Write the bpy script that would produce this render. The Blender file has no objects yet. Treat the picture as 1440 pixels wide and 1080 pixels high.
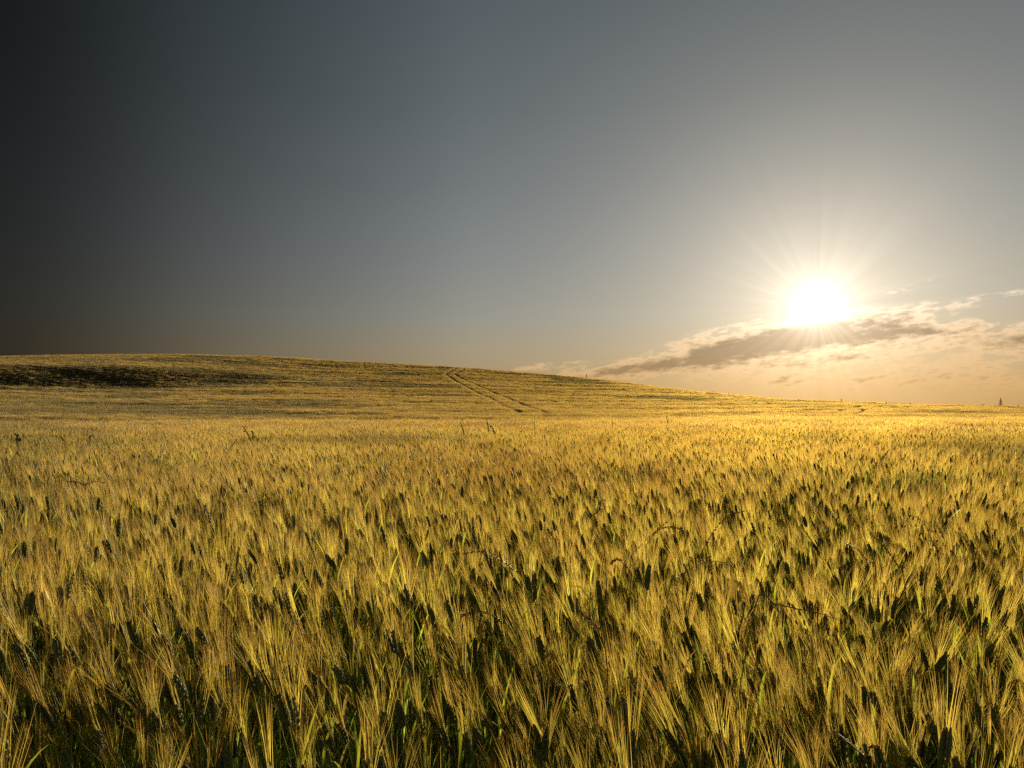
import bpy, math, random
import numpy as np
from mathutils import Vector, Matrix

C = bpy.context.scene
COL = C.collection
R = math.radians
rng = random.Random(11)

# ------------------------------------------------------------------ camera
F = 960.0                       # focal length in photo pixels (photo 1440 x 1080)
HORIZON_Y = 580.0               # photo row of the true horizon
EYE = 1.56
PITCH = math.atan((HORIZON_Y - 540.0) / F)
cam = bpy.data.objects.new('camera', bpy.data.cameras.new('camera'))
COL.objects.link(cam)
cam.data.sensor_width = 36.0
cam.data.lens = 36.0 * F / 1440.0
cam.data.clip_start = 0.02
cam.data.clip_end = 20000
cam.location = (0, 0, EYE)
cam.rotation_euler = (R(90) + PITCH, 0, 0)
C.camera = cam


def pix(x, y):
    """photo pixel -> (azimuth rad, tan elevation)"""
    cx, cz = (x - 720.0) / F, (540.0 - y) / F
    dy = math.cos(PITCH) - cz * math.sin(PITCH)
    dz = math.sin(PITCH) + cz * math.cos(PITCH)
    return math.atan2(cx, dy), dz / math.hypot(cx, dy)


def at(x, y, r):
    """point that the photo shows at pixel (x, y), r metres away on the ground plan"""
    a, t = pix(x, y)
    return Vector((r * math.sin(a), r * math.cos(a), EYE + r * t))


# ------------------------------------------------------------------ sun
sa, st = pix(1150, 432)
SUN_AZ, SUN_EL = sa, math.atan(st)
LAMP_EL = SUN_EL + R(3.2)        # the lamp stands a little above the disc's visible lower half
EXPOSURE = 0.8
sun_dir = Vector((math.sin(SUN_AZ) * math.cos(SUN_EL), math.cos(SUN_AZ) * math.cos(SUN_EL), math.sin(SUN_EL)))
sl = bpy.data.lights.new('sun', 'SUN')
sl.energy = 5.0
sl.angle = R(0.6)
sl.color = (1.0, 0.775, 0.46)
so = bpy.data.objects.new('sun', sl)
COL.objects.link(so)
so.location = sun_dir * 60 + Vector((0, 0, 20))
lamp_dir = Vector((math.sin(SUN_AZ) * math.cos(LAMP_EL), math.cos(SUN_AZ) * math.cos(LAMP_EL), math.sin(LAMP_EL)))
so.rotation_euler = lamp_dir.to_track_quat('Z', 'Y').to_euler()

# ------------------------------------------------------------------ world: sky, aureole, clouds
W = bpy.data.worlds.new('World')
C.world = W
W.use_nodes = True
NT = W.node_tree
NT.nodes.clear()


class E:
    """tiny expression wrapper round Math nodes"""
    nt = NT

    def __init__(s, sock):
        s.s = sock

    @staticmethod
    def op(name, *a):
        n = E.nt.nodes.new('ShaderNodeMath')
        n.operation = name
        for i, v in enumerate(a):
            if isinstance(v, E):
                E.nt.links.new(v.s, n.inputs[i])
            else:
                n.inputs[i].default_value = float(v)
        return E(n.outputs[0])

    def __add__(s, o): return E.op('ADD', s, o)
    __radd__ = __add__
    def __mul__(s, o): return E.op('MULTIPLY', s, o)
    __rmul__ = __mul__
    def __sub__(s, o): return E.op('SUBTRACT', s, o)
    def __rsub__(s, o): return E.op('SUBTRACT', o, s)
    def __truediv__(s, o): return E.op('DIVIDE', s, o)
    def clamp(s): return E.op('MINIMUM', E.op('MAXIMUM', s, 0), 1)


def expn(x): return E.op('EXPONENT', x)


def smooth(x, a, b):
    n = E.nt.nodes.new('ShaderNodeMapRange')
    n.interpolation_type = 'SMOOTHSTEP'
    E.nt.links.new(x.s, n.inputs[0])
    n.inputs[1].default_value, n.inputs[2].default_value = a, b
    return E(n.outputs[0])


def curve(x, pts):
    """piecewise smooth scalar function through pts [(x, y), ...]"""
    n = E.nt.nodes.new('ShaderNodeValToRGB')
    x0, x1 = pts[0][0], pts[-1][0]
    E.nt.links.new(((x - x0) / (x1 - x0)).s, n.inputs[0])
    cr = n.color_ramp
    cr.interpolation = 'B_SPLINE' if x0 < -100 else 'LINEAR'
    while len(cr.elements) < len(pts):
        cr.elements.new(0.5)
    for e, (px, py) in zip(cr.elements, pts):
        e.position = (px - x0) / (x1 - x0)
        e.color = (py, py, py, 1) if not isinstance(py, tuple) else (*py, 1)
    return n.outputs[0]


def comb(a, b, c):
    n = E.nt.nodes.new('ShaderNodeCombineXYZ')
    for i, v in enumerate((a, b, c)):
        if isinstance(v, E):
            E.nt.links.new(v.s, n.inputs[i])
        else:
            n.inputs[i].default_value = v
    return n.outputs[0]


def noise(vec, scale, detail=5, rough=0.55, dist=0.0):
    n = E.nt.nodes.new('ShaderNodeTexNoise')
    E.nt.links.new(vec, n.inputs['Vector'])
    n.inputs['Scale'].default_value = scale
    n.inputs['Detail'].default_value = detail
    n.inputs['Roughness'].default_value = rough
    n.inputs['Distortion'].default_value = dist
    return E(n.outputs[0])


def mixc(fac, a, b, mode='MIX'):
    n = E.nt.nodes.new('ShaderNodeMix')
    n.data_type = 'RGBA'
    n.blend_type = mode
    n.clamp_factor = True
    for i, v in ((0, fac), (6, a), (7, b)):
        if isinstance(v, E):
            E.nt.links.new(v.s, n.inputs[i])
        elif isinstance(v, (int, float)):
            n.inputs[i].default_value = v
        elif isinstance(v, tuple):
            n.inputs[i].default_value = (*v, 1)
        else:
            E.nt.links.new(v, n.inputs[i])
    return n.outputs[2]


tc = NT.nodes.new('ShaderNodeTexCoord')
sep = NT.nodes.new('ShaderNodeSeparateXYZ')
NT.links.new(tc.outputs['Generated'], sep.inputs[0])
dx, dy, dz = (E(o) for o in sep.outputs)
DEG = 180 / math.pi
K = 1.15
UD = DEG / K                    # sky layout unit: 1.15 degrees
az = E.op('ARCTAN2', dx, dy) * UD                      # compass angle, 0 straight ahead, + to the right
el = E.op('ARCSINE', E.op('MINIMUM', E.op('MAXIMUM', dz, -1), 1)) * UD
sdot = dx * sun_dir.x + dy * sun_dir.y + dz * sun_dir.z
ang = E.op('ARCCOSINE', E.op('MINIMUM', sdot, 0.999999)) * UD

sky = NT.nodes.new('ShaderNodeTexSky')
sky.sky_type = 'NISHITA'
sky.sun_disc = False
sky.sun_elevation = LAMP_EL
sky.sun_rotation = SUN_AZ
sky.altitude = 200
sky.air_density = 1.0
sky.dust_density = 1.5
sky.ozone_density = 1.0
SKY_STRENGTH = 0.05

# evening sky: clear air (Nishita) with a painted left vignette, plus the hazy glow about the sun
side = curve(az, [(-180, 1.5), (-100, .6), (-60, .14), (-40, .06), (-32, .085), (-27, .19), (-22, .37), (-16, .57), (-8, .84), (0, 1.11), (10, 1.24), (20, 1.30), (60, 1.2), (180, 1.5)])  # sky behind the camera brightened as added fill for the crop gaps
vert = curve(el, [(-10, (.50, .36, .18)), (0, (.46, .37, .24)), (3, (.38, .32, .23)), (7, (.25, .245, .21)), (11, (.185, .20, .20)),
                  (16, (.130, .150, .160)), (21, (.093, .115, .126)), (27, (.070, .092, .105)), (50, (.07, .09, .11)), (90, (.07, .09, .12))])
base = mixc(1.0, vert, side, 'MULTIPLY')
nish = mixc(1.0, sky.outputs[0], (SKY_STRENGTH,) * 3, 'MULTIPLY')
nish = mixc(1.0, nish, side, 'MULTIPLY')
base = mixc(0.12, base, nish)


def glow(c, amp, width, power=1.0):
    f = expn(0 - E.op('POWER', ang / width, power)) * amp
    n = NT.nodes.new('ShaderNodeVectorMath')
    n.operation = 'SCALE'
    n.inputs[0].default_value = c
    NT.links.new(f.s, n.inputs['Scale'])
    return n.outputs[0]


def add(a, b):
    n = NT.nodes.new('ShaderNodeVectorMath')
    n.operation = 'ADD'
    NT.links.new(a, n.inputs[0])
    NT.links.new(b, n.inputs[1])
    return n.outputs[0]


clear = add(add(base, glow((1.0, .93, .78), .33, 10.5)), glow((1.0, .84, .58), .27, 3.6))

# clouds low in the west, laid out in compass and elevation degrees
def deg(x, y):
    a, t = pix(x, y)
    return a * UD, math.atan(t) * UD


def blob(x, y, sx, sy, tilt=0.0, amp=1.0):
    """soft lens of cloud, centred where the photo shows it; half sizes in degrees"""
    u0, v0 = deg(x, y)
    c, s = math.cos(R(tilt)), math.sin(R(tilt))
    a, b = az - u0, el - v0
    p = (a * c + b * s) / sx
    q = (b * c - a * s) / sy
    return expn(0 - (p * p + q * q)) * amp


warp = noise(comb(az * 0.5, el * 0.9, 3.1), 1.0, 3)
streak = comb(az * 0.34 - el * 0.05, el * 1.15 - az * 0.13, warp * 0.6)
n1 = noise(streak, 1.35, 9, 0.60, 0.25)
n2 = noise(comb(az * 0.8, el * 2.2 - az * 0.2, 7.7), 1.7, 7, 0.62, 0.3)
fluff = n1 * 0.65 + n2 * 0.35
mask = blob(1065, 484, 5.4, 1.25, 8, 1.0) + blob(1195, 470, 4.4, .85, 2, .72) + blob(945, 510, 5.4, .62, 9, .66) \
    + blob(1290, 468, 3.8, .55, 2, .52) + blob(1440, 481, 2.6, .75, 0, .92) + blob(865, 522, 4.6, .50, 6, .46) \
    + blob(1265, 442, 4.4, .55, 6, .32) + blob(1180, 503, 5.5, .6, 5, .36) + blob(1060, 535, 8, 1.0, 4, .26) \
    + blob(1390, 522, 5.5, .8, 2, .32) + blob(1285, 402, 2.8, .30, 16, .22) + blob(1430, 412, 2.4, .25, 3, .16) + blob(1200, 535, 6.0, .5, 2, .26) \
    + blob(770, 515, 3.0, .35, 6, .28) + blob(1330, 548, 6, .5, 0, .24)
dens = (fluff - 0.5) * 3.0 * smooth(mask, 0.03, 0.30) + mask
cov = smooth(dens, 0.12, 0.40)
thick = smooth(mask * 0.85 + (fluff - 0.5) * 2.3, 0.30, 0.86)
near = expn(0 - ang / 7.0)
rim = add(curve(el, [(-3, (.78, .48, .22)), (3, (.78, .55, .33)), (8, (.88, .68, .47)), (20, (.8, .72, .55))]), glow((1.0, .84, .6), 1.1, 5.5))
core = add(curve(el, [(-3, (.44, .29, .13)), (3, (.40, .29, .17)), (6, (.34, .255, .165)), (12, (.4, .36, .3))]), glow((1.0, .72, .4), .38, 3.6))
cloudc = mixc(thick, rim, core)
skyc = mixc(cov * 0.88, clear, cloudc)
# low sun light reddens and dims through the thick air close to the horizon
skyc = mixc(1.0, skyc, curve(el, [(-4, (.66, .50, .27)), (0, (.72, .585, .37)), (2, (.82, .70, .50)), (4.5, (.94, .88, .77)), (7, (1, 1, 1)), (90, (1, 1, 1))]), 'MULTIPLY')
# blinding aureole round the disc shows through everything; faint lens starburst rays are painted round it
ring = E.op('ARCTAN2', el - SUN_EL * UD, az - SUN_AZ * UD)
shaft = noise(comb(E.op('COSINE', ring) * 1.0, E.op('SINE', ring) * 1.0, 4.2), 8.5, 2, .5)  # angular noise for the painted starburst rays
lam = 1.0 + (shaft - 0.5) * 2.1
final = add(skyc, glow((1.0, .90, .74), 1.6, .95, 1.1))
f2 = expn(0 - ang / 2.8) * (E.op('MAXIMUM', lam, 0)) * 0.44
n_ = NT.nodes.new('ShaderNodeVectorMath')
n_.operation = 'SCALE'
n_.inputs[0].default_value = (1.0, .83, .64)
NT.links.new(f2.s, n_.inputs['Scale'])
final = add(final, n_.outputs[0])
bg = NT.nodes.new('ShaderNodeBackground')
NT.links.new(final, bg.inputs[0])
bg.inputs[1].default_value = 2 ** -EXPOSURE
wo = NT.nodes.new('ShaderNodeOutputWorld')
NT.links.new(bg.outputs[0], wo.inputs[0])
W.cycles.sampling_method = 'MANUAL'
W.cycles.sample_map_resolution = 1024

# ------------------------------------------------------------------ exposure
C.view_settings.view_transform = 'Standard'
C.view_settings.look = 'None'
C.view_settings.exposure = EXPOSURE
C.view_settings.gamma = 1.0
C.cycles.max_bounces = 9
C.cycles.diffuse_bounces = 6
C.cycles.glossy_bounces = 2
C.cycles.transmission_bounces = 8
C.cycles.transparent_max_bounces = 4
C.cycles.sample_clamp_indirect = 1.2
C.cycles.use_denoising = False

# ------------------------------------------------------------------ terrain
CROP = 0.84                                   # height of the ears above the soil
crest_px = [(-200, 512), (-60, 505), (0, 502), (120, 500), (250, 499), (380, 502), (530, 511), (640, 517), (720, 523), (790, 529), (860, 536),
            (930, 545), (1000, 553), (1060, 559), (1100, 562.5), (1200, 567), (1320, 571), (1440, 574.5), (1700, 578)]


def lerp(x, xs, ys):
    return float(np.interp(x, xs, ys))


def profile(a):
    """(r, height of the ears) knots outward along azimuth a"""
    x = 720 + F * math.tan(max(-.75, min(.75, a))) * 1.0
    _, H = pix(x, lerp(x, [p[0] for p in crest_px], [p[1] for p in crest_px]))
    H += 0.0009
    tt = lambda y: pix(x, y)[1]
    right = max(0.0, min(1.0, (x - 780) / 260.0))
    Rc = lerp(x, [0, 400, 800, 1100, 1440], [285, 275, 230, 160, 130])
    zc = lambda r, t: EYE + r * t
    top0 = EYE - 0.66
    k = [(0, top0), (10, top0), (20, top0 + .03), (33, zc(33, tt(lerp(x, [0, 800, 1100, 1440], [597, 597, 596, 598]))))]
    k.append((55, EYE - 1.55 * (1 - right) - .62 * right))
    t78 = tt(lerp(x, [0, 800, 1100, 1440], [590, 589, 587, 589]))
    k.append((78, zc(78, t78)))
    dark = max(0.0, min(1.0, (430 - x) / 260.0))
    for r, yd in ((110, 574), (150, 560), (188, 546), (208.5, 515), (240, 507.5)):
        if r >= Rc - 12:
            break
        s = (r - 78) / (Rc - 78)
        gen = t78 + (H - t78) * s ** 0.92
        k.append((r, zc(r, gen * (1 - dark) + tt(yd) * dark)))
    zr = zc(Rc, H)
    k += [(Rc, zr), (Rc + 35, zc(Rc + 35, H) - 1.2), (Rc + 110, zr - 5), (Rc + 400, zr - 22), (5000, -60)]
    return k


AZ = np.radians(np.arange(-62, 62.01, 0.5))
RR = np.concatenate([np.arange(0, 60, 0.5), np.arange(60, 340, 1.0), np.geomspace(340, 4500, 60)])
ZT = np.empty((len(AZ), len(RR)))
for i, a in enumerate(AZ):
    k = profile(a)
    ZT[i] = np.interp(RR, [p[0] for p in k], [p[1] for p in k])


def blur(Z, n, axis):
    w = np.hanning(2 * n + 3)[1:-1]
    w /= w.sum()
    P = np.pad(Z, [(n, n) if ax == axis else (0, 0) for ax in (0, 1)], mode='edge')
    return np.apply_along_axis(lambda v: np.convolve(v, w, 'valid'), axis, P)


ZT = blur(ZT, 5, 0)
zb = blur(ZT, 9, 1)
ZT = zb
# gentle swells of the ground
AA, RG = np.meshgrid(AZ, RR, indexing='ij')
XX, YY = RG * np.sin(AA), RG * np.cos(AA)
sw = np.sin(XX * .11 + 1.3 * np.sin(YY * .05)) * np.sin(YY * .23 + XX * .03) * .10 + np.sin(YY * .52 + 1.7 * np.sin(XX * .07) + .4) * .05
ZT += sw * np.clip((RG - 14) / 40, 0, 1) * np.clip((400 - RG) / 200, 0, 1)


def ztop(x, y):
    a = np.arctan2(x, y)
    r = np.hypot(x, y)
    fi = np.clip((a - AZ[0]) / (AZ[1] - AZ[0]), 0, len(AZ) - 1.001)
    i = fi.astype(int)
    fi = fi - i
    fj = np.interp(r, RR, np.arange(len(RR)))
    j = np.clip(fj.astype(int), 0, len(RR) - 2)
    fj = fj - j
    return (ZT[i, j] * (1 - fi) * (1 - fj) + ZT[i + 1, j] * fi * (1 - fj) + ZT[i, j + 1] * (1 - fi) * fj + ZT[i + 1, j + 1] * fi * fj)


def zground(x, y):
    return float(ztop(np.array([x]), np.array([y]))[0]) - CROP


def hit(x, y):
    """ground-plan point of the crop surface seen at photo pixel (x, y), first hit beyond 60 m"""
    a, t = pix(x, y)
    rs = np.arange(60, 330, 0.5)
    z = ztop(rs * math.sin(a), rs * math.cos(a))
    ok = np.nonzero(z >= EYE + rs * t)[0]
    r = rs[ok[0]] if len(ok) else 280.0
    return np.array([r * math.sin(a), r * math.cos(a)])


# ------------------------------------------------------------------ materials
def plant_mat(name, rough, trans, spec, forward=0.0, dark=1.0, ramp=None):
    m = bpy.data.materials.new(name)
    m.use_nodes = True
    nt = m.node_tree
    nt.nodes.clear()
    E.nt = nt
    L = nt.links
    at_ = nt.nodes.new('ShaderNodeAttribute')
    at_.attribute_name = 'tone'
    oi = nt.nodes.new('ShaderNodeObjectInfo')
    rnd = E(oi.outputs['Random'])
    geo = nt.nodes.new('ShaderNodeNewGeometry')
    sp = noise(geo.outputs['Position'], 60.0, 2)
    big = noise(geo.outputs['Position'], 0.35, 3)
    v = (rnd * 0.34 + 0.83) * (sp * 0.5 + 0.75) * (big * 0.5 + 0.75) * dark
    hs = nt.nodes.new('ShaderNodeHueSaturation')
    L.new((0.478 + rnd * 0.022 + big * 0.022).s, hs.inputs['Hue'])
    L.new(v.s, hs.inputs['Value'])
    L.new(at_.outputs['Color'], hs.inputs['Color'])
    col = hs.outputs[0]
    d = nt.nodes.new('ShaderNodeBsdfDiffuse')
    t = nt.nodes.new('ShaderNodeBsdfTranslucent')
    L.new(col, d.inputs[0])
    L.new(col, t.inputs[0])
    mx = nt.nodes.new('ShaderNodeMixShader')
    mx.inputs[0].default_value = trans
    L.new(d.outputs[0], mx.inputs[1])
    L.new(t.outputs[0], mx.inputs[2])
    out = mx.outputs[0]
    if forward:
        rf = nt.nodes.new('ShaderNodeBsdfRefraction')
        rf.inputs['Roughness'].default_value = 0.85
        rf.inputs['IOR'].default_value = 1.25
        L.new(col, rf.inputs[0])
        m2 = nt.nodes.new('ShaderNodeMixShader')
        m2.inputs[0].default_value = forward
        L.new(out, m2.inputs[1])
        L.new(rf.outputs[0], m2.inputs[2])
        out = m2.outputs[0]
    g = nt.nodes.new('ShaderNodeBsdfGlossy')
    g.inputs['Roughness'].default_value = rough
    g.inputs[0].default_value = (1, .95, .85, 1)
    fr = nt.nodes.new('ShaderNodeFresnel')
    fr.inputs[0].default_value = 1.38
    m3 = nt.nodes.new('ShaderNodeMixShader')
    L.new((E(fr.outputs[0]) * spec).s, m3.inputs[0])
    L.new(out, m3.inputs[1])
    L.new(g.outputs[0], m3.inputs[2])
    o = nt.nodes.new('ShaderNodeOutputMaterial')
    L.new(m3.outputs[0], o.inputs[0])
    E.nt = NT
    return m


M_STEM = plant_mat('straw_stem', .5, .30, .22)
M_EAR = plant_mat('wheat_ear', .55, .06, .15)
M_AWN = plant_mat('awn', .5, .74, .08, forward=.15)
M_LEAF = plant_mat('leaf_blade', .5, .62, .3)
MATS = [M_STEM, M_EAR, M_AWN, M_LEAF]


def soil_mat():
    m = bpy.data.materials.new('field_soil')
    m.use_nodes = True
    nt = m.node_tree
    E.nt = nt
    b = nt.nodes['Principled BSDF']
    geo = nt.nodes.new('ShaderNodeNewGeometry')
    n = noise(geo.outputs['Position'], 3.0, 8, .65)
    c = nt.nodes.new('ShaderNodeValToRGB')
    c.color_ramp.elements[0].color = (.035, .028, .015, 1)
    c.color_ramp.elements[1].color = (.10, .075, .035, 1)
    c.color_ramp.elements[0].position = .35
    c.color_ramp.elements[1].position = .7
    nt.links.new(n.s, c.inputs[0])
    nt.links.new(c.outputs[0], b.inputs['Base Color'])
    b.inputs['Roughness'].default_value = .95
    bp = nt.nodes.new('ShaderNodeBump')
    bp.inputs['Strength'].default_value = .6
    nt.links.new(n.s, bp.inputs['Height'])
    nt.links.new(bp.outputs[0], b.inputs['Normal'])
    E.nt = NT
    return m


def simple_mat(name, c, rough=.8):
    m = bpy.data.materials.new(name)
    m.use_nodes = True
    nt = m.node_tree
    E.nt = nt
    b = nt.nodes['Principled BSDF']
    geo = nt.nodes.new('ShaderNodeNewGeometry')
    n = noise(geo.outputs['Position'], 25.0, 5, .6)
    hs = nt.nodes.new('ShaderNodeHueSaturation')
    hs.inputs['Color'].default_value = (*c, 1)
    nt.links.new((n * .9 + .55).s, hs.inputs['Value'])
    nt.links.new(hs.outputs[0], b.inputs['Base Color'])
    b.inputs['Roughness'].default_value = rough
    E.nt = NT
    return m


# ground sheet, polar grid all the way round
def build_ground():
    az_f = np.radians(np.arange(-62, 62.01, 1.0))
    az_b = np.radians(np.arange(62 + 7, 360 - 62, 7.0))
    azs = np.concatenate([az_f, az_b])
    rs = np.concatenate([np.arange(.5, 6, .5), np.arange(6, 60, 1.5), np.arange(60, 340, 3), np.geomspace(340, 4500, 22)])
    A, Rg = np.meshgrid(azs, rs, indexing='ij')
    X, Y = Rg * np.sin(A), Rg * np.cos(A)
    Z = ztop(X, Y) - CROP
    back = np.clip((np.abs(np.where(A > math.pi, A - 2 * math.pi, A)) - R(62)) / R(40), 0, 1)
    Z = Z * (1 - back) + (EYE - .66 - CROP) * back
    n, m = A.shape
    verts = [(0, 0, EYE - .66 - CROP)] + list(zip(X.ravel().tolist(), Y.ravel().tolist(), Z.ravel().tolist()))
    faces = []
    for i in range(n):
        i2 = (i + 1) % n
        faces.append((0, 1 + i2 * m, 1 + i * m))
        for j in range(m - 1):
            a, b = 1 + i * m + j, 1 + i2 * m + j
            faces.append((a, b, b + 1, a + 1))
    me = bpy.data.meshes.new('ground')
    me.from_pydata(verts, [], faces)
    me.materials.append(soil_mat())
    for p in me.polygons:
        p.use_smooth = True
    o = bpy.data.objects.new('ground', me)
    COL.objects.link(o)
    o['kind'] = 'structure'
    o['label'] = 'brown soil of the rolling field under the wheat'


build_ground()


# ------------------------------------------------------------------ plant meshes
class MB:
    def __init__(s):
        s.v, s.f, s.m, s.c = [], [], [], []

    def tube(s, pts, rad, n, mat, cols):
        pts = [Vector(p) for p in pts]
        b0 = len(s.v)
        k = len(pts)
        for i, p in enumerate(pts):
            d = (pts[min(i + 1, k - 1)] - pts[max(i - 1, 0)])
            d.normalize()
            u = d.cross(Vector((.31, .95, .08)))
            if u.length < .05:
                u = d.cross(Vector((1, 0, 0)))
            u.normalize()
            w = d.cross(u)
            for q in range(n):
                a = 2 * math.pi * q / n
                s.v.append(p + (u * math.cos(a) + w * math.sin(a)) * rad[i])
                s.c.append(cols[i] if isinstance(cols, list) else cols)
        for i in range(k - 1):
            for q in range(n):
                q2 = (q + 1) % n
                s.f.append((b0 + i * n + q, b0 + i * n + q2, b0 + (i + 1) * n + q2, b0 + (i + 1) * n + q))
                s.m.append(mat)

    def tri(s, p, q, w, side, mat, c0, c1):
        """thin blade from p to q, width w at p, pointed at q"""
        b = len(s.v)
        side = side * (w / 2)
        s.v += [p - side, p + side, q]
        s.c += [c0, c0, c1]
        s.f.append((b, b + 1, b + 2))
        s.m.append(mat)

    def strip(s, pts, wid, side, mat, cols, fold=0.0):
        """leaf blade; fold > 0 gives it a V-shaped keel"""
        b = len(s.v)
        nn = 3 if fold else 2
        k = len(pts)
        for i, p in enumerate(pts):
            d = (Vector(pts[min(i + 1, k - 1)]) - Vector(pts[max(i - 1, 0)])).normalized()
            sd = (side - d * side.dot(d)).normalized()
            up = sd.cross(d)
            h = wid[i] / 2
            row = [Vector(p) - sd * h + up * h * fold, Vector(p), Vector(p) + sd * h + up * h * fold] if fold else [Vector(p) - sd * h, Vector(p) + sd * h]
            s.v += row
            s.c += [cols[i] if isinstance(cols, list) else cols] * nn
        for i in range(k - 1):
            for q in range(nn - 1):
                a = b + i * nn + q
                s.f.append((a, a + 1, a + nn + 1, a + nn))
                s.m.append(mat)

    def grain(s, p, d, ln, r, n, mat, c0, c1, flat=1.0, sdv=None):
        """pointed husk from p along d"""
        b = len(s.v)
        d = d.normalized()
        u = (sdv or Vector((.3, .9, .1))).cross(d)
        if u.length < .01:
            u = d.orthogonal()
        u.normalize()
        w = d.cross(u)
        s.v.append(p)
        s.c.append(c0)
        for (t, rr) in ((.28, .85), (.58, 1.0), (.82, .55)):
            for q in range(n):
                a = 2 * math.pi * q / n
                s.v.append(p + d * ln * t + (u * math.cos(a) + w * math.sin(a) * flat) * r * rr)
                s.c.append(c0)
        s.v.append(p + d * ln)
        s.c.append(c1)
        for q in range(n):
            q2 = (q + 1) % n
            s.f.append((b, b + 1 + q2, b + 1 + q)); s.m.append(mat)
            for k in range(2):
                s.f.append((b + 1 + k * n + q, b + 1 + k * n + q2, b + 1 + (k + 1) * n + q2, b + 1 + (k + 1) * n + q)); s.m.append(mat)
            s.f.append((b + 1 + 2 * n + q, b + 1 + 2 * n + q2, b + 1 + 3 * n)); s.m.append(mat)

    def mesh(s, name, mats=MATS, smooth=True):
        me = bpy.data.meshes.new(name)
        me.from_pydata([tuple(v) for v in s.v], [], s.f)
        used = sorted(set(s.m))
        for i in used:
            me.materials.append(mats[i])
        mp = {g: i for i, g in enumerate(used)}
        me.polygons.foreach_set('material_index', [mp[i] for i in s.m])
        me.polygons.foreach_set('use_smooth', [smooth] * len(s.f))
        ca = me.color_attributes.new('tone', 'FLOAT_COLOR', 'POINT')
        ca.data.foreach_set('color', [x for c in s.c for x in (c[0], c[1], c[2], 1.0)])
        me.update()
        return me


def tint(c, rg, amt=.15):
    k = 1 + rg.uniform(-amt, amt)
    return (c[0] * k, c[1] * k * (1 + rg.uniform(-.06, .06)), c[2] * k)


AWN_C, AWN_TIP = (.52, .42, .082), (.53, .34, .078)
EAR_C, EAR_TIP = (.125, .14, .055), (.40, .32, .11)
STEM_C, STEM_LOW = (.35, .39, .075), (.29, .37, .06)
LEAF_C, LEAF_LOW = (.44, .51, .05), (.30, .42, .055)


def rnd_side(rg):
    return Vector((rg.uniform(-1, 1), rg.uniform(-1, 1), rg.uniform(-.3, .3))).normalized()


def stalk_curve(rg, h, lean):
    """points of a stem of height h that bends over towards +x; lean = angle at the ear"""
    sy = rg.uniform(-.10, .10)
    pts = []
    p = Vector((0, 0, 0))
    n = 6
    for i in range(n + 1):
        pts.append(p.copy())
        t = (i + .5) / n
        a = lean * t ** 1.8
        p = p + Vector((math.sin(a), sy * t, math.cos(a))).normalized() * (h / n)
    d = Vector((math.sin(lean), sy, math.cos(lean))).normalized()
    return pts, d


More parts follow.
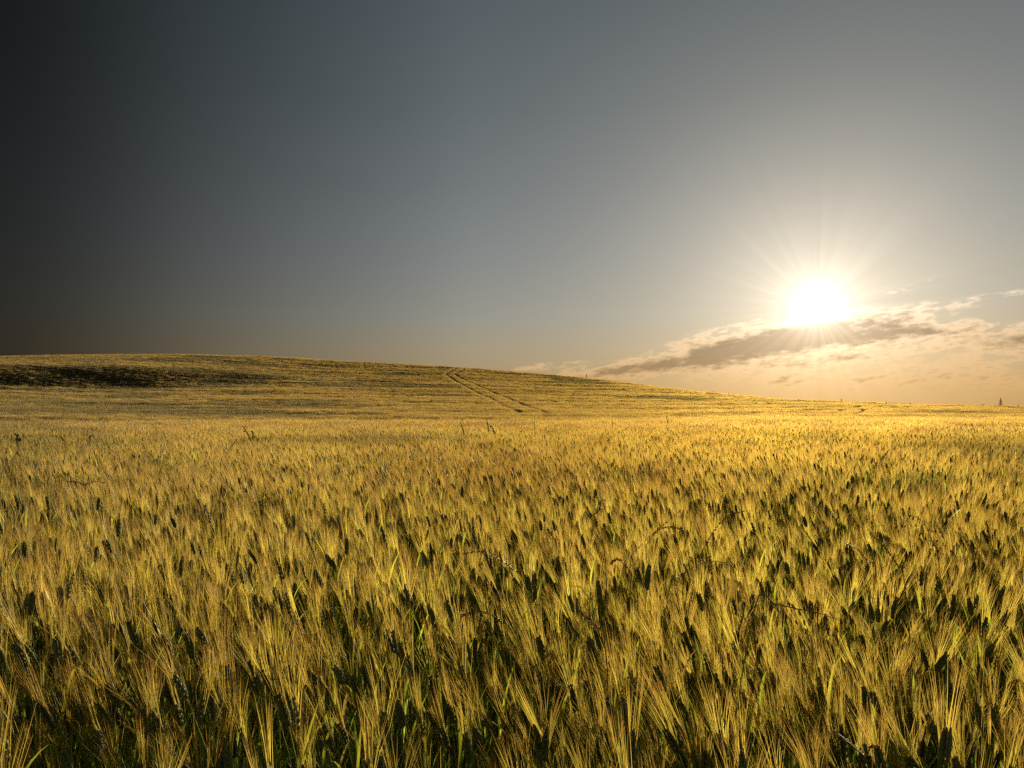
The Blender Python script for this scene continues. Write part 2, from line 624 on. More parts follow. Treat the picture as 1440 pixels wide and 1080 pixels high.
def stalk(parts, rg, lod, h=None, lean=None, off=Vector((0, 0, 0)), green=0.0):
    """one bearded wheat stalk. parts: dict of MB for stem, ear, awns, leaves (may be the same MB)"""
    h = h or rg.uniform(.70, .86)
    lean = rg.uniform(.08, .5) if lean is None else lean
    pts, d = stalk_curve(rg, h, lean)
    yaw = rg.gauss(0, .5)
    rot = Matrix.Rotation(yaw, 3, 'Z')
    pts = [rot @ p + off for p in pts]
    d = rot @ d
    g = green
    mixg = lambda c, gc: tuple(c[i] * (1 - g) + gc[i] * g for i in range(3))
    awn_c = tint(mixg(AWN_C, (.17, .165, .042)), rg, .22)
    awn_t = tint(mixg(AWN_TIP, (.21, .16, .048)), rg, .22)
    fk = {2: .94, 3: .84}.get(lod, 1.0)          # far tufts stand for awns, stems and leaves together: missing self-shade put into a duller colour
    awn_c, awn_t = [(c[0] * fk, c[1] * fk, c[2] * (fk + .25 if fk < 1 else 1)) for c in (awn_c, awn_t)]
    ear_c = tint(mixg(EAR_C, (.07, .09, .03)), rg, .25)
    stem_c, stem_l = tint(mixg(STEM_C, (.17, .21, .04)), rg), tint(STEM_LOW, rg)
    ear_len = rg.uniform(.048, .070)
    # stem
    S = parts['stem']
    if lod == 0:
        S.tube(pts, [.0018, .0017, .0017, .0015, .0013, .0011, .0009], 5, 0, [stem_l, stem_l, stem_l, stem_c, stem_c, stem_c, stem_c])
    elif lod == 1:
        S.tube([pts[0], pts[3], pts[6]], [.0021, .0018, .0012], 3, 0, [stem_l, stem_c, stem_c])
    elif lod == 2:
        S.strip([pts[2], pts[6]], [.004, .0028], rnd_side(rg), 0, [stem_l, stem_c])
    # ear
    B = parts['ear']
    side = d.cross(rnd_side(rg)).normalized()
    fwd = d.cross(side)
    nod = rot @ Vector((1, 0, -.2))
    if lod == 0:
        nl = int(ear_len / .0056)
        tips = []
        for k in range(nl):
            t = k / (nl - 1)
            p = pts[-1] + d * ear_len * .86 * t + nod * (.006 * t * t)
            size = .75 + .5 * math.sin(math.pi * min(1, .15 + t * .9))
            for sg in (-1, 1):
                q = p + d * (.0034 if sg > 0 else 0)
                dd = (d + side * sg * .52 + fwd * rg.uniform(-.12, .12)).normalized()
                B.grain(q + side * sg * .0012, dd, .0122 * size, .0034 * size, 5, 1, ear_c, EAR_TIP, .8, fwd)
                tips.append((q + side * sg * .0012 + dd * .0105 * size, sg))
                if k % 2 == 0:
                    d2 = (d + fwd * sg * .42).normalized()
                    B.grain(q + fwd * sg * .001, d2, .0110 * size, .0031 * size, 5, 1, ear_c, EAR_TIP, .8, side)
                    if k % 6 == 0:
                        tips.append((q + fwd * sg * .001 + d2 * .0092 * size, 0))
        B.grain(pts[-1] + d * ear_len * .88, d, .0105, .0025, 5, 1, ear_c, EAR_TIP)
    elif lod == 1:
        B.grain(pts[-1], d, ear_len * 1.02, .0075, 5, 1, ear_c, EAR_TIP, .7, side)
    elif lod == 2:
        B.grain(pts[-1], d, ear_len * 1.02, .009, 3, 1, ear_c, EAR_TIP, .7, side)
    else:
        B.tri(pts[-1] - d * .01, pts[-1] + d * ear_len, .014, side, 1, ear_c, ear_c)
    # awns
    A = parts['awns']
    top = pts[-1] + d * ear_len
    spread = rg.uniform(.35, 1.15)
    if lod == 0:
        for (p, sg) in tips:
            left = ear_len - (p - pts[-1]).dot(d)
            ln = left + rg.uniform(.065, .115)
            dd = (d + side * (sg * .20 * spread + rg.uniform(-.1, .1)) + fwd * rg.uniform(-.18, .18) * spread).normalized()
            bow = (dd - d) * .22 * ln
            mid = p + dd * ln * .5 - bow * .35
            A.strip([p, mid, p + dd * ln + bow * .4], [.0009, .0007, .00018], dd.cross(rnd_side(rg)).normalized(), 2, [awn_c, awn_c, awn_t])
    else:
        na, wd, l0, l1 = {1: (11, .0012, .085, .145), 2: (6, .0031, .09, .16), 3: (3, .010, .13, .21)}[lod]
        for k in range(na):
            t = rg.uniform(.1, 1)
            p = pts[-1] + d * ear_len * t
            dd = (d + side * rg.uniform(-.24, .24) * spread + fwd * rg.uniform(-.24, .24) * spread).normalized()
            A.tri(p, p + dd * (rg.uniform(l0, l1) + ear_len * (1 - t)), wd, dd.cross(rnd_side(rg)).normalized(), 2, awn_c, awn_t)
    # leaves
    nlv = {0: 4, 1: 2, 2: 1, 3: 0}[lod]
    if lod == 1 and rg.random() < .4:
        nlv = 3
    for k in range(nlv):
        i = [5, 3, 4, 2][k] if lod < 2 else 3
        if k == 0 and rg.random() < .30:
            continue
        p0 = pts[i].lerp(pts[min(6, i + 1)], rg.random() * .6)
        a = rg.uniform(0, 6.283)
        out = Vector((math.cos(a), math.sin(a), 0))
        ln = rg.uniform(.09, .175)
        droop = rg.uniform(.2, 1.5)
        seg = 6 if lod == 0 else 3
        q, cur = [], p0.copy()
        for j in range(seg + 1):
            q.append(cur.copy())
            th = .25 + droop * (j / seg) ** 1.4
            cur = cur + (Vector((0, 0, 1)) * math.cos(th) + out * math.sin(th)) * (ln / seg)
        wmax = rg.uniform(.006, .011)
        wd = [wmax * (.55 + .45 * math.sin(min(1, j / seg * 1.6) * 1.57)) * (1 - (j / seg) ** 3) + .0004 for j in range(seg + 1)]
        lc = tint(LEAF_C if k == 0 else LEAF_LOW, rg, .3)
        if rg.random() < .16:
            lc = tint((.50, .34, .10), rg, .2)
        sd = out.cross(Vector((0, 0, 1)))
        parts['leaf'][min(k, len(parts['leaf']) - 1)].strip(q, wd, sd, 3, lc, .35 if lod == 0 else 0.0)


def one_mesh_stalk(name, rg, lod, **kw):
    b = MB()
    stalk(dict(stem=b, ear=b, awns=b, leaf=[b]), rg, lod, **kw)
    return b.mesh(name)


def patch_mesh(name, rg, lod, size, density, lean, green=0.0, hmul=1.0):
    b = MB()
    prt = dict(stem=b, ear=b, awns=b, leaf=[b])
    n = int(size * size * density)
    for _ in range(n):
        off = Vector((rg.uniform(-.55, .55) * size, rg.uniform(-.55, .55) * size, 0))
        stalk(prt, rg, lod, h=(rg.gauss(.77, .06) + (.10 if rg.random() < .16 else 0)) * hmul, lean=max(0, rg.gauss(lean, .10)), off=off, green=green)
    return b.mesh(name)


# ------------------------------------------------------------------ library of crop patches (used by the one crop object)
LIB = bpy.data.collections.new('wheat_variants')
lib_index = {}


def lib_add(kind, me):
    o = bpy.data.objects.new('wheat_variant_%03d' % len(LIB.objects), me)
    LIB.objects.link(o)
    lib_index.setdefault(kind, []).append(len(LIB.objects) - 1)


r0 = random.Random(5)
for k in range(20):
    lib_add('near', one_mesh_stalk('wheat', r0, 0, lean=[.12, .2, .3, .4, .5][k % 5] + r0.uniform(-.05, .05)))
for k in range(8):
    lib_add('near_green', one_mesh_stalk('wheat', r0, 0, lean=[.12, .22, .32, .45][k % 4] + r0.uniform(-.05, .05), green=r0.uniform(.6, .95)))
for k in range(8):
    lib_add('mid', patch_mesh('wheat', r0, 1, .5, 540, [.18, .3, .42, .26][k % 4]))
for k in range(4):
    lib_add('mid_green', patch_mesh('wheat', r0, 1, .5, 500, .25, .8, .97))
for k in range(6):
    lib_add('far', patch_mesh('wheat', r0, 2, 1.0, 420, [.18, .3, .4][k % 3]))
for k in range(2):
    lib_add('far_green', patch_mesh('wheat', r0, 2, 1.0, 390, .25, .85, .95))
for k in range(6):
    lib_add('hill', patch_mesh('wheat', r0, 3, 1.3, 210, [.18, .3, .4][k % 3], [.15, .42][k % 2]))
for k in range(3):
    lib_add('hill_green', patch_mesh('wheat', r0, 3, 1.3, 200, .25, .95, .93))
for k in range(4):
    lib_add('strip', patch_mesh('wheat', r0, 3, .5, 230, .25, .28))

# ------------------------------------------------------------------ noise fields on the plan (numpy)
_gr = np.random.default_rng(3)
_tab = _gr.random((256, 256))


def vnoise(x, y):
    xi, yi = np.floor(x).astype(int), np.floor(y).astype(int)
    fx, fy = x - xi, y - yi
    fx, fy = fx * fx * (3 - 2 * fx), fy * fy * (3 - 2 * fy)
    T = lambda a, b: _tab[a & 255, b & 255]
    return T(xi, yi) * (1 - fx) * (1 - fy) + T(xi + 1, yi) * fx * (1 - fy) + T(xi, yi + 1) * (1 - fx) * fy + T(xi + 1, yi + 1) * fx * fy


def fbm(x, y, o=3):
    s, a, t = 0, 1, 0
    for k in range(o):
        s = s + a * vnoise(x * 2 ** k + 17 * k, y * 2 ** k + 31 * k)
        t += a
        a *= .5
    return s / t


# tyre tracks of the sprayer, followed over the hill
track_px = [[(643, 518), (628, 527), (640, 535), (662, 547), (690, 560), (722, 576), (738, 583)],
            [(655, 519), (640, 527), (660, 537), (684, 547), (712, 559), (745, 573), (778, 584)],
            [(1208, 572), (1190, 576), (1168, 584)], [(1238, 573), (1215, 577), (1198, 585)]]
tracks = []
for tr in track_px:
    P = [hit(*p) for p in tr]
    dense = [P[i] + (P[i + 1] - P[i]) * s for i in range(len(P) - 1) for s in np.linspace(0, 1, 40)]
    tracks.append(np.array(dense))
TR = np.concatenate(tracks)


def track_dist(x, y):
    out = np.full(len(x), 1e9)
    for i in range(0, len(x), 4000):
        d = np.hypot(x[i:i + 4000, None] - TR[None, :, 0], y[i:i + 4000, None] - TR[None, :, 1])
        out[i:i + 4000] = d.min(1)
    return out


def scatter(step, r_lo, r_hi, az_max, seed, jit=.5, pad=0.0):
    g = np.random.default_rng(seed)
    xm = r_hi * math.sin(az_max) + pad + step
    xs = np.arange(-xm, xm, step)
    ys = np.arange(-1 if r_lo < 1 else r_lo * math.cos(az_max) - 1, r_hi, step)
    X, Y = np.meshgrid(xs, ys)
    X, Y = X.ravel(), Y.ravel()
    X = X + g.uniform(-jit, jit, X.shape) * step
    Y = Y + g.uniform(-jit, jit, X.shape) * step
    r, a = np.hypot(X, Y), np.abs(np.arctan2(X, Y))
    lat = np.abs(X) - np.maximum(Y, 0) * math.tan(az_max)
    ok = (r >= r_lo) & (r < r_hi) & (lat < pad) & (Y > -.5)
    return X[ok], Y[ok], g


def lean_dir(X, Y):
    """wind lean: mostly to the left on the left of the field, wavering to the right on the right"""
    q = X / (np.abs(Y) + 2.0)
    w = (fbm(X * .8 + 40, Y * .8 + 9) - .5) * 3.4
    lx = -1.05 + 2.0 * np.clip(q * 1.3 + .06, -.3, .75) + w * .42
    ly = (fbm(X * .4 + 90, Y * .4 + 70) - .5) * 2.0 + .15
    return np.arctan2(ly, lx)


PTS = []       # (x, y, z, rotz, tilt x, tilt y, scale xy, scale z, index)


def left_dim(X, Y, g):
    """darker, greener plants mixed in towards the left: the dim left side put into plant colour"""
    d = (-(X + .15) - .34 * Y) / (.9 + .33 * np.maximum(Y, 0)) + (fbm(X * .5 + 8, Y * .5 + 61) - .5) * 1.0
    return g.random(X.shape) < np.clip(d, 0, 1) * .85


def put(X, Y, g, kinds, green_kinds=None, green=None, yaw=.5, smin=.93, smax=1.07, zscale=None):
    ld = lean_dir(X, Y) + g.normal(0, yaw, X.shape)
    Z = ztop(X, Y) - CROP
    n = len(X)
    idx = np.array(lib_index[kinds])[g.integers(0, len(lib_index[kinds]), n)]
    if green is not None:
        gi = np.array(lib_index[green_kinds])[g.integers(0, len(lib_index[green_kinds]), n)]
        idx = np.where(green, gi, idx)
    sc = g.uniform(smin, smax, n)
    sz = sc * (zscale if zscale is not None else 1)
    PTS.append(np.stack([X, Y, Z, ld, g.normal(0, .02, n), g.normal(0, .02, n), sc, sz, idx], 1))


def height_field(X, Y):
    """crop height factor: swells, sunk hollows"""
    a = fbm(X * .9 + 3, Y * .9 + 5)
    b = fbm(X * .22 + 30, Y * .35 + 50)
    return 0.90 + .16 * a + .12 * (b - .5)


# zone 1: single stalks close to the camera
X, Y, g = scatter(.0525, .55, 5.6, R(38), 1, pad=2.4)
hf = height_field(X, Y) * np.where(g.random(X.shape) < .16, 1.12, g.uniform(.93, 1.03, X.shape))
gap = fbm(X * 1.6 + 7, Y * 1.6 + 2)
keep = (np.hypot(X, Y) > .75) & (g.random(len(X)) < np.clip(1.35 - 1.3 * np.clip(gap - .42, 0, 1) * 2.2, .25, 1))
X, Y, hf = X[keep], Y[keep], hf[keep]
NEAR_X, NEAR_Y, NEAR_H = X, Y, hf

# the 300 nearest whose ear lies in the picture become objects of their own (see below)
ztn = ztop(X, Y)
cp, sp_ = math.cos(PITCH), math.sin(PITCH)
depth = Y * cp + (ztn - EYE) * sp_
vy = -Y * sp_ + (ztn - EYE) * cp
with np.errstate(divide='ignore', invalid='ignore'):
    px_, py_ = 720 + F * X / depth, 540 - F * vy / depth
rr_ = np.hypot(X, Y)
inview = (depth > .8) & (px_ > 5) & (px_ < 1435) & (py_ < 1040)
order = np.argsort(np.where(inview, rr_, 1e9))[:300]
is_thing = np.zeros(len(X), bool)
is_thing[order] = True
DIMMED = left_dim(X, Y, g)
put(X[~is_thing], Y[~is_thing], g, 'near', 'near_green', DIMMED[~is_thing], yaw=.55, zscale=hf[~is_thing])
# zone 2
X, Y, g = scatter(.46, 5.35, 21, R(42), 2, .3, pad=2)
hf = height_field(X, Y)
gm = fbm(X * .33 + 12, Y * .5 + 77)
put(X, Y, g, 'mid', 'mid_green', (gm > .66) | left_dim(X, Y, g), yaw=.35, zscale=hf)
# zone 3
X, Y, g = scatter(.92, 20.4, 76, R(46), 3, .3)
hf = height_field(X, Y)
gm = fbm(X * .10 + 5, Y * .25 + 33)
put(X, Y, g, 'far', 'far_green', (gm > .68) | left_dim(X, Y, g), yaw=.35, zscale=hf)
# zone 4: the hill
X, Y, g = scatter(1.12, 75, 330, R(48), 4, .5)
rr = np.hypot(X, Y)
aa = np.arctan2(X, Y)
rc = np.interp(720 + F * np.tan(aa), [0, 400, 800, 1100, 1440], [285, 275, 230, 160, 130])
ok = rr < rc + 28
td = track_dist(X, Y)
ok &= td > 1.6
X, Y, rr, aa = X[ok], Y[ok], rr[ok], aa[ok]
hf = .86 + .26 * fbm(X * .07 + 3, Y * .30 + 8) + .06 * fbm(X * .5, Y * .5)
gm = fbm(X * .055 + 60, Y * .075 + 21, 4)
band = np.exp(-((rr - 100) / 26.0) ** 2) * np.clip((-aa + .02) / .25, 0, 1)
slope = np.exp(-((rr - 202) / 18.0) ** 2) * np.clip((-aa - .26) / .12, 0, 1)  # hill shade put into colour: more dark green plants on this slope
put(X, Y, g, 'hill', 'hill_green', (g.random(X.shape) < .6 * slope) | (gm + .26 * band > .63) | (left_dim(X, Y, g) & (g.random(X.shape) < .7)), yaw=.35, zscale=hf)
X, Y, g = scatter(.40, 75, 330, R(36), 5, .5)
td = track_dist(X, Y)
ok = (td <= 1.75) & (td > .27 + .5 * fbm(X * .35, Y * .35))
X, Y = X[ok], Y[ok]
put(X, Y, g, 'strip', yaw=.35)

ALL = np.concatenate(PTS)
print('crop instances', len(ALL))
me = bpy.data.meshes.new('wheat_crop')
me.vertices.add(len(ALL))
me.vertices.foreach_set('co', ALL[:, :3].astype(np.float32).ravel())
me.attributes.new('turn', 'FLOAT_VECTOR', 'POINT').data.foreach_set('vector', ALL[:, [4, 5, 3]].astype(np.float32).ravel())
me.attributes.new('size', 'FLOAT_VECTOR', 'POINT').data.foreach_set('vector', ALL[:, [6, 6, 7]].astype(np.float32).ravel())
me.attributes.new('variant', 'INT', 'POINT').data.foreach_set('value', ALL[:, 8].astype(np.int32))
crop = bpy.data.objects.new('wheat_crop', me)
COL.objects.link(crop)
crop['kind'] = 'stuff'
crop['label'] = 'golden bearded wheat crop filling the field up to the hilltop'
gn = bpy.data.node_groups.new('plant_crop', 'GeometryNodeTree')
gn.interface.new_socket('Geometry', in_out='INPUT', socket_type='NodeSocketGeometry')
gn.interface.new_socket('Geometry', in_out='OUTPUT', socket_type='NodeSocketGeometry')
gi, go = gn.nodes.new('NodeGroupInput'), gn.nodes.new('NodeGroupOutput')
ci = gn.nodes.new('GeometryNodeCollectionInfo')
ci.inputs['Collection'].default_value = LIB
ci.inputs['Separate Children'].default_value = True
ci.inputs['Reset Children'].default_value = True
ip = gn.nodes.new('GeometryNodeInstanceOnPoints')
ip.inputs['Pick Instance'].default_value = True


def named(nm, ty):
    n = gn.nodes.new('GeometryNodeInputNamedAttribute')
    n.data_type = ty
    n.inputs['Name'].default_value = nm
    return [o for o in n.outputs if o.enabled and o.name == 'Attribute'][0]


e2r = gn.nodes.new('FunctionNodeEulerToRotation')
gn.links.new(named('turn', 'FLOAT_VECTOR'), e2r.inputs[0])
gn.links.new(gi.outputs[0], ip.inputs['Points'])
gn.links.new(ci.outputs[0], ip.inputs['Instance'])
gn.links.new(named('variant', 'INT'), ip.inputs['Instance Index'])
gn.links.new(e2r.outputs[0], ip.inputs['Rotation'])
gn.links.new(named('size', 'FLOAT_VECTOR'), ip.inputs['Scale'])
gn.links.new(ip.outputs[0], go.inputs[0])
crop.modifiers.new('plants', 'NODES').node_group = gn


# ------------------------------------------------------------------ things
def thing(name, label, cat, loc, group=None):
    o = bpy.data.objects.new(name, None)
    o.empty_display_size = .05
    COL.objects.link(o)
    o.location = loc
    o['label'], o['category'], o['kind'] = label, cat, 'thing'
    if group:
        o['group'] = group
    return o


def part(name, mb, parent, label=None):
    o = bpy.data.objects.new(name, mb if isinstance(mb, bpy.types.Mesh) else mb.mesh(name))
    COL.objects.link(o)
    o.parent = parent
    if label:
        o['label'] = label
    return o


# the nearest wheat stalks: built once per variant, then copied part by part
r1 = random.Random(77)
protos = []
for k in range(24):
    p = dict(stem=MB(), ear=MB(), awns=MB(), leaf=[MB(), MB(), MB(), MB()])
    stalk(p, r1, 0, h=r1.uniform(.76, .82), lean=[.14, .24, .34, .46][k % 4] + r1.uniform(-.04, .04), green=0 if k < 16 else r1.uniform(.6, .95))
    protos.append(dict(stem=p['stem'].mesh('stem'), ear=p['ear'].mesh('ear'), awns=p['awns'].mesh('awns'),
                       leaf=[b.mesh('leaf') for b in p['leaf'] if b.v]))
LD = lean_dir(NEAR_X, NEAR_Y)
for n, i in enumerate(order):
    x, y = NEAR_X[i], NEAR_Y[i]
    place = 'left' if px_[i] < 480 else ('middle' if px_[i] < 960 else 'right')
    where = {'left': 'at the dim front left', 'middle': 'at the front middle', 'right': 'at the front right'}[place]
    t = thing('wheat_stalk', 'bearded wheat stalk, green ear, golden awns, %s of the field' % where, 'wheat stalk',
              (x, y, float(ztn[i]) - CROP), 'nearest wheat stalks, front ' + place)
    t.rotation_euler = (0, 0, LD[i] + r1.gauss(0, .5))
    s = r1.uniform(.95, 1.05)
    t.scale = (s, s, s * NEAR_H[i])
    pr = protos[16 + n % 8] if DIMMED[i] else protos[n % 16]
    part('stem', pr['stem'], t)
    e = part('ear', pr['ear'], t)
    part('awns', pr['awns'], e)
    for lm in pr['leaf']:
        part('leaf', lm, t)
print('objects', len(C.objects))


# ------------------------------------------------------------------ wild grasses and weeds among the wheat
M_GRASS = plant_mat('dry_grass_stem', .5, .15, .3)
M_HUSK = plant_mat('seed_husk', .55, .35, .12)
M_WEED = plant_mat('weed_leaf', .5, .35, .25)
M_POST = simple_mat('grey_weathered_wood', (.10, .075, .05))
GM = [M_GRASS, M_HUSK, M_WEED, M_POST]
G_STEM, G_LOW, G_RED, HUSK, HUSK_D = (.13, .085, .035), (.38, .42, .06), (.24, .11, .045), (.62, .45, .24), (.20, .12, .06)


def spline(pts, n):
    """Catmull-Rom through pts"""
    P = [pts[0] + (pts[0] - pts[1])] + list(pts) + [pts[-1] + (pts[-1] - pts[-2])]
    out = []
    m = len(pts) - 1
    for k in range(n + 1):
        u = k / n * m
        i = min(int(u), m - 1)
        f = u - i
        a, b, c, d = P[i], P[i + 1], P[i + 2], P[i + 3]
        out.append(((b * 2) + (c - a) * f + (a * 2 - b * 5 + c * 4 - d) * f * f + (b * 3 - a - c * 3 + d) * f ** 3) * .5)
    return out


def arching_grass(label, path, ybase, rg, head=.5, red=False, kind='spike', thick=1.0, leaf=True, group=None, r=None):
    """wild grass whose stem rises out of the crop and arches over; path = what the photo shows of it, root end first"""
    r = r or .62 * F / (ybase - HORIZON_Y)
    drift = rg.uniform(-.12, .12)
    pts = [at(x, y, r + drift * i) for i, (x, y) in enumerate(path)]
    root = pts[0].copy()
    d0 = (pts[0] - pts[1]).normalized()
    root = Vector((pts[0].x + d0.x * .12, pts[0].y + .05, 0))
    root.z = zground(root.x, root.y)
    low = root.lerp(pts[0], .6) + Vector((d0.x * .02, 0, 0))
    curve_ = spline([root, low] + pts, 30)
    t = thing('arching_grass', label, 'grass', root, group)
    W0 = [p - root for p in curve_]
    n = len(W0)
    rad = [(.0018 * (1 - i / n) + .0006) * thick for i in range(n)]
    sc = G_RED if red else G_STEM
    b = MB()
    b.tube(W0, rad, 5, 0, [tuple(G_LOW[q] * (1 - min(1, i / n * 1.5)) + sc[q] * min(1, i / n * 1.5) for q in range(3)) for i in range(n)])
    part('stem', b.mesh('stem', GM), t)
    if kind:
        h = MB()
        i0 = int(n * (1 - head))
        for i in range(i0, n - 1):
            d = (W0[i + 1] - W0[i]).normalized()
            seg = (W0[i + 1] - W0[i]).length
            nk = max(1, int(seg / .016))
            for q in range(nk):
                p = W0[i].lerp(W0[i + 1], (q + rg.random() * .5) / nk)
                for sg in ((-1, 1) if kind == 'spike' else (rg.choice((-1, 1)),)):
                    out = d.cross(Vector((0, 1, .2))).normalized() * sg
                    c = tint(HUSK if rg.random() < .4 else HUSK_D, rg, .3)
                    if kind == 'spike':
                        h.grain(p, (d * .9 + out * .35 + rnd_side(rg) * .15), rg.uniform(.011, .017) * thick, .0016 * thick, 4, 1, c, HUSK)
                    else:                                   # loose nodding panicle: each spikelet hangs on a thread
                        ln = rg.uniform(.015, .05)
                        e = p + (out * .5 + d * .6 + Vector((0, 0, -.35)) + rnd_side(rg) * .35).normalized() * ln
                        h.tube([p, e], [.0005, .0004], 3, 1, c)
                        h.grain(e, Vector((0, 0, -1)) + d * .4 + rnd_side(rg) * .3, rg.uniform(.013, .02), .0026, 4, 1, c, HUSK)
        part('seed_head', h.mesh('seed_head', GM), t)
    if leaf:
        k = int(n * rg.uniform(.30, .42))
        out = Vector((rg.choice((-1, 1)) * .6, rg.uniform(-.4, .4), 0))
        q = [W0[k] + out * (j / 5 * .16) + Vector((0, 0, .13 * math.sin(j / 5 * 2.2))) for j in range(6)]
        b = MB()
        b.strip(q, [.005, .008, .007, .005, .003, .0006], Vector((0, 1, 0)).cross(out) + Vector((.2, 1, 0)), 2, tint(G_LOW, rg), .3)
        part('leaf', b.mesh('leaf', GM), t)
    return t


rw = random.Random(21)
arching_grass('dark brome grass stem arching right above the wheat, longest one right of centre', [(962, 812), (985, 780), (1003, 748), (1022, 727), (1047, 718)], 840, rw, .45, thick=.8)
arching_grass('pale nodding panicle of wild oat drooping right below the long brome stem', [(940, 835), (958, 810), (978, 796), (1008, 789), (1036, 800)], 860, rw, .5, kind='panicle')
arching_grass('thin brown grass stem rising straight to the upper right, centre of the field', [(886, 795), (900, 768), (925, 745), (958, 717)], 815, rw, .4)
arching_grass('brown grass stem with pale husks hooking over to the left, centre of the field', [(896, 830), (888, 808), (876, 790), (866, 787), (858, 794)], 845, rw, .55)
arching_grass('short hooked grass head curving right beside the straight brown stem', [(902, 790), (910, 765), (928, 744), (950, 742), (966, 749)], 812, rw, .5, leaf=False)
arching_grass('slender drooping grass stretching left over the wheat at mid field', [(742, 818), (725, 803), (705, 788), (675, 776), (642, 780)], 840, rw, .6, red=True)
arching_grass('thick dark rye grass stem slanting up to the left, right of the sun glow', [(1272, 822), (1262, 795), (1248, 775), (1236, 762), (1223, 750)], 835, rw, .7, thick=.9)
arching_grass('nodding oat panicle on a dark stem at the right edge, bending left', [(1320, 788), (1312, 765), (1303, 742), (1290, 728), (1272, 724)], 800, rw, .5, kind='panicle', thick=.8)
arching_grass('faint reddish grass stem leaning left beside the thick rye grass', [(1232, 808), (1220, 790), (1205, 772), (1188, 763)], 820, rw, .4, red=True, leaf=False)
arching_grass('curved grass spike with bright husks arching left in the front middle', [(714, 892), (706, 876), (692, 865), (672, 860), (648, 866)], 915, rw, .55, thick=.8)
arching_grass('small bright grass head bending left between dark ears, front centre', [(850, 900), (842, 886), (830, 872), (818, 863)], 925, rw, .55)
arching_grass('pale grass panicle spreading right over shadowed gap at the front right', [(1062, 852), (1090, 850), (1120, 856), (1150, 862), (1185, 874)], 915, rw, .8, kind='panicle', leaf=False)
arching_grass('stout rye grass spike lying aslant at the bottom edge, front right', [(1232, 1078), (1215, 1062), (1195, 1045), (1173, 1027)], 1085, rw, .9, thick=.8, leaf=False)
arching_grass('reddish grass bow arching right, farthest of the left-hand grasses', [(103, 662), (108, 648), (118, 637), (134, 632)], 672, rw, .3, red=True, thick=1.05, leaf=False)
arching_grass('low reddish grass arch with drooping left end, far left', [(128, 690), (118, 682), (108, 678), (95, 677)], 700, rw, .6, red=True, thick=1.0, leaf=False)
arching_grass('low reddish grass arch with drooping right end, far left', [(120, 690), (126, 680), (137, 677), (148, 679)], 700, rw, .6, red=True, thick=1.0, leaf=False)
arching_grass('round bow of red grass over dark ears left of the middle', [(200, 692), (204, 683), (214, 679), (224, 680), (231, 686)], 702, rw, .4, red=True, thick=1.0, leaf=False)
arching_grass('thin grass bow curving right on the left-hand light band', [(165, 640), (172, 633), (182, 632), (190, 638)], 650, rw, .3, red=True, thick=1.05, leaf=False)
arching_grass('bare grass stem leaning right at the left edge of the field', [(13, 660), (18, 645), (28, 631)], 672, rw, .4, thick=1.0, leaf=False)
arching_grass('upright grass stem nearest the left edge of the field', [(5, 650), (9, 632), (13, 619)], 660, rw, .4, thick=1.05, leaf=False)
arching_grass('faint pale grass bow over the light band left of the centre', [(606, 650), (609, 641), (616, 637), (623, 637)], 660, rw, .3, red=True, thick=.8, leaf=False)
for lb, path in (('thin grass stalk leaning left on the near rise, left of the dark blade weed', [(328, 622), (325, 610), (322, 601)]),
                 ('grass stalk leaning right on the near rise, below the dark blade weed', [(320, 638), (327, 626), (334, 617)]),
                 ('upright thin grass stalk leftmost of the stems on the near rise', [(280, 628), (284, 616), (287, 609)]),
                 ('slim grass stalk on the near rise far right of the dark blade', [(396, 636), (393, 628), (391, 623)])):
    arching_grass(lb, path, path[0][1] + 3, rw, .4, thick=1.6, leaf=False)


def blade_weed(label, tips, foot, r, wid, name='tall_weed', extra=0):
    """broad-leaved weed standing above the crop: blades from the foot pixel to the tip pixels"""
    f = at(*foot, r)
    root = Vector((f.x, f.y, zground(f.x, f.y)))
    t = thing(name, label, 'weed', root)
    b = MB()
    b.tube([Vector((0, 0, 0)), Vector((.01, 0, (f.z - root.z) * .6)), f - root], [.007, .006, .005], 5, 2, (.10, .12, .04))
    part('stem', b.mesh('stem', GM), t)
    for i, (x, y) in enumerate(tips):
        e = at(x, y, r + rw.uniform(-.2, .2)) - root
        s_ = f - root
        m_ = s_.lerp(e, .5) + Vector((rw.uniform(-.01, .01), 0, .012))
        b = MB()
        w = wid * rw.uniform(.8, 1.1)
        b.strip(spline([s_ - Vector((0, 0, .08)), s_, m_, e], 9), [w * .4, w * .55, w * .75, w * .9, w, w, w * .9, w * .75, w * .45, .002], Vector((.8, .6, .1)), 2,
                tint((.085, .10, .035), rw, .2), .3)
        for q in range(extra):
            k = rw.uniform(.1, .9)
            p = s_.lerp(e, k)
            b.grain(p, Vector((rw.uniform(-1, 1), rw.uniform(-.4, .4), rw.uniform(.1, 1))), w * 1.8, w * .5, 4, 2, tint((.085, .09, .035), rw, .2), (.1, .09, .03))
        part('leaf', b.mesh('leaf', GM), t)
    return t


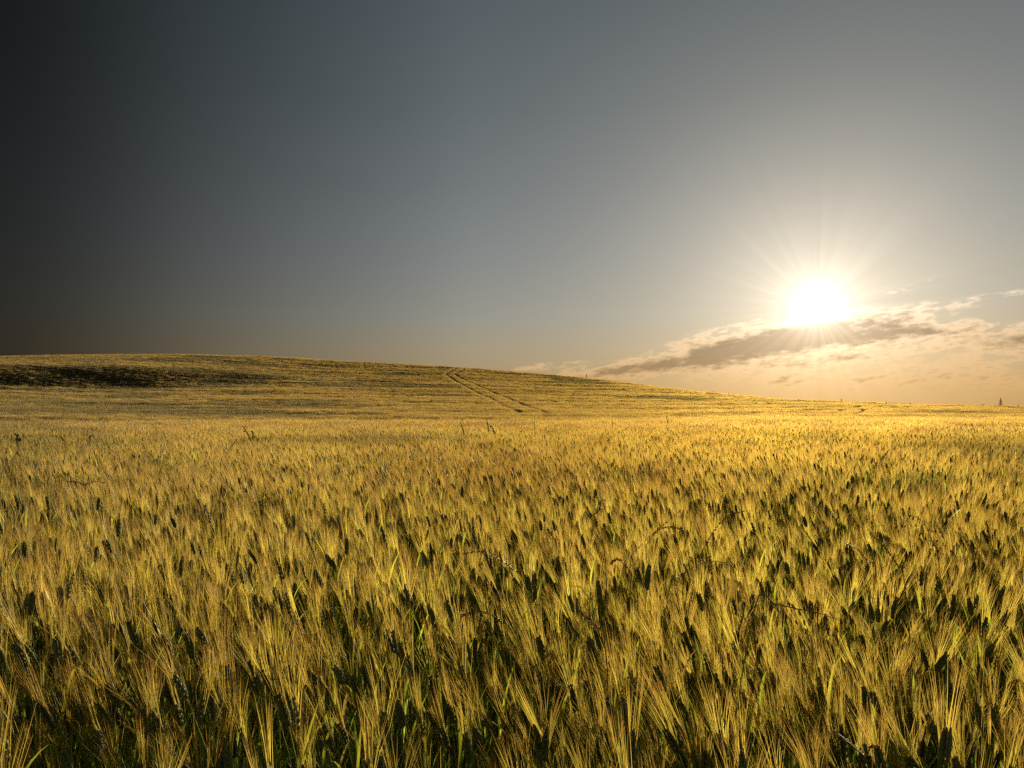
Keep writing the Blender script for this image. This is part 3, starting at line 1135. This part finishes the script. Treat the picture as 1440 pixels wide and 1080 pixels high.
blade_weed('dark tall weed with one long slanting blade, standing above the near rise', [(339, 596), (356, 606), (350, 613), (358, 612)], (354, 622), 14, .035, extra=3)
blade_weed('narrow dark weed on the near rise, left one of three at mid field', [(646, 591)], (652, 609), 16, .03)
blade_weed('upright dark weed on the near rise, middle one of three at mid field', [(684, 590)], (687, 605), 17, .04)
blade_weed('leafy dark weed leaning left on the near rise, right one of three', [(689, 596), (692, 601)], (697, 613), 16, .035, extra=3)
blade_weed('lone thin weed on the near rise right of the centre', [(860, 586)], (861, 601), 18, .028)
blade_weed('thin weed with two tips on the near rise below the cloud bank', [(936, 583), (940, 588)], (939, 597), 19, .024)
blade_weed('dark seedy weed at the left edge of the light band', [(24, 609), (25, 615)], (25, 627), 13, .035, extra=4)
blade_weed('dark slanting weed above the dark patch at far left', [(81, 611), (88, 617)], (93, 624), 14, .03)
blade_weed('stubby dark weed with crooked top right of the slanting weed, far left', [(125, 613), (121, 617)], (127, 630), 13, .03, extra=2)
blade_weed('single faint grass blade standing above the light band on the right', [(751, 590)], (752, 604), 18, .02)


def leafy_weed():
    r = .62 * F / (745 - HORIZON_Y)
    pts = [at(818, 742, r), at(830, 727, r), at(842, 718, r), at(845, 704, r + .03)]
    root = Vector((pts[0].x - .05, pts[0].y + .05, 0))
    root.z = zground(root.x, root.y)
    t = thing('leafy_weed', 'small leafy green weed with a rosette top standing out of the wheat', 'weed', root)
    P = spline([root - root, pts[0] - root] + [p - root for p in pts[1:]], 20)
    b = MB()
    b.tube(P, [.003] * 21, 5, 2, (.10, .12, .04))
    part('stem', b.mesh('stem', GM), t)
    g2 = random.Random(4)
    for k in range(9):
        p = P[20 - (k % 5) * 2]
        a = k * 2.4
        out = Vector((math.cos(a), math.sin(a) * .7, g2.uniform(-.1, .6))).normalized()
        ln = g2.uniform(.03, .05)
        b = MB()
        b.strip([p, p + out * ln * .35, p + out * ln * .7 - Vector((0, 0, .003)), p + out * ln - Vector((0, 0, .008))], [.004, .016, .014, .001], out.cross(Vector((0, 0, 1))), 2,
                tint((.12, .16, .04), g2, .25), .25)
        part('leaf', b.mesh('leaf', GM), t)


leafy_weed()


# ------------------------------------------------------------------ things on the skyline
def crest_point(x, back=0.0):
    """soil at the skyline under photo column x"""
    a, _ = pix(x, 560)
    rs = np.arange(60, 330, .5)
    z = ztop(rs * math.sin(a), rs * math.cos(a))
    i = int(np.argmax((z - EYE) / rs))
    r = rs[i] + back
    return Vector((r * math.sin(a), r * math.cos(a), zground(r * math.sin(a), r * math.cos(a)))), r


def skyline_spire():
    p, r = crest_point(1407)
    H = CROP + 10.5 * r / F
    t = thing('conical_bush', 'lone small conical bush with pointed tip on the right-hand skyline', 'bush', p)
    b = MB()
    b.tube([(0, 0, 0), (.02, 0, H * .5), (0, 0, H)], [.07, .05, .015], 6, 0, (.07, .045, .025))
    part('stem', b.mesh('stem', GM), t)
    b = MB()
    g2 = random.Random(9)
    for k in range(420):
        f = g2.random() ** 1.3
        z = CROP * 1.05 + (H - CROP * 1.05) * f
        env = .30 * (H - CROP) * (1 - f) ** 1.1 * min(1, .45 + f * 4)
        a = g2.uniform(0, 6.283)
        q = env * math.sqrt(g2.random())
        c = tint((.15, .085, .05), g2, .35)
        out = Vector((math.cos(a), math.sin(a), g2.uniform(.2, 1.4))).normalized()
        b.tri(Vector((math.cos(a) * q, math.sin(a) * q, z)), Vector((math.cos(a) * q, math.sin(a) * q, z)) + out * g2.uniform(.07, .16), .06, rnd_side(g2), 2, c, c)
    part('crown', b.mesh('crown', GM), t)


def skyline_post():
    p, r = crest_point(825, 2)
    H = CROP + 6.5 * r / F
    w = .11
    t = thing('field_post', 'lone dark marker post on the skyline under the left tip of the cloud', 'post', p)
    b = MB()
    b.tube([(0, 0, -.2), (0, 0, H * .5), (.01, 0, H - .06), (.01, 0, H)], [w * 1.1, w, w * .96, w * .6], 8, 3, (.1, .08, .05))
    b.f.append(tuple(range(len(b.v) - 8, len(b.v)))); b.m.append(3)
    part('shaft', b.mesh('shaft', GM), t)
    b = MB()
    b.tube([(.01, 0, H - .26), (.01, 0, H - .16)], [w * 1.15, w * 1.15], 8, 3, (.14, .1, .07))
    part('band', b.mesh('band', GM), t)


skyline_spire()
skyline_post()
crest_x = [902, 945, 986, 1003, 1025, 1123, 1183, 1246, 1280, 1378, 1382, 1399, 1412, 1423, 1432]
for k, x in enumerate(crest_x):
    p, r = crest_point(x, rw.uniform(-1.5, .5))
    h = CROP + rw.uniform(1.4, 3.2) * r / F
    t = thing('skyline_weed', 'small dry weed poking above the crop on the skyline', 'weed', p, 'dry weeds along the skyline')
    b = MB()
    b.tube([(0, 0, 0), (.02, 0, h * .6), (rw.uniform(-.06, .06), 0, h)], [.03, .025, .012], 4, 0, (.13, .075, .035))
    part('stem', b.mesh('stem', GM), t)
    b = MB()
    for q in range(26):
        z = h * rw.uniform(.72, 1)
        b.grain(Vector((rw.uniform(-.05, .05), rw.uniform(-.05, .05), z)), Vector((rw.uniform(-1, 1), rw.uniform(-1, 1), 1.2)), .14, .025, 4, 1, tint((.16, .09, .04), rw, .3), (.2, .12, .05))
    part('seed_head', b.mesh('seed_head', GM), t)
print('objects', len(C.objects))
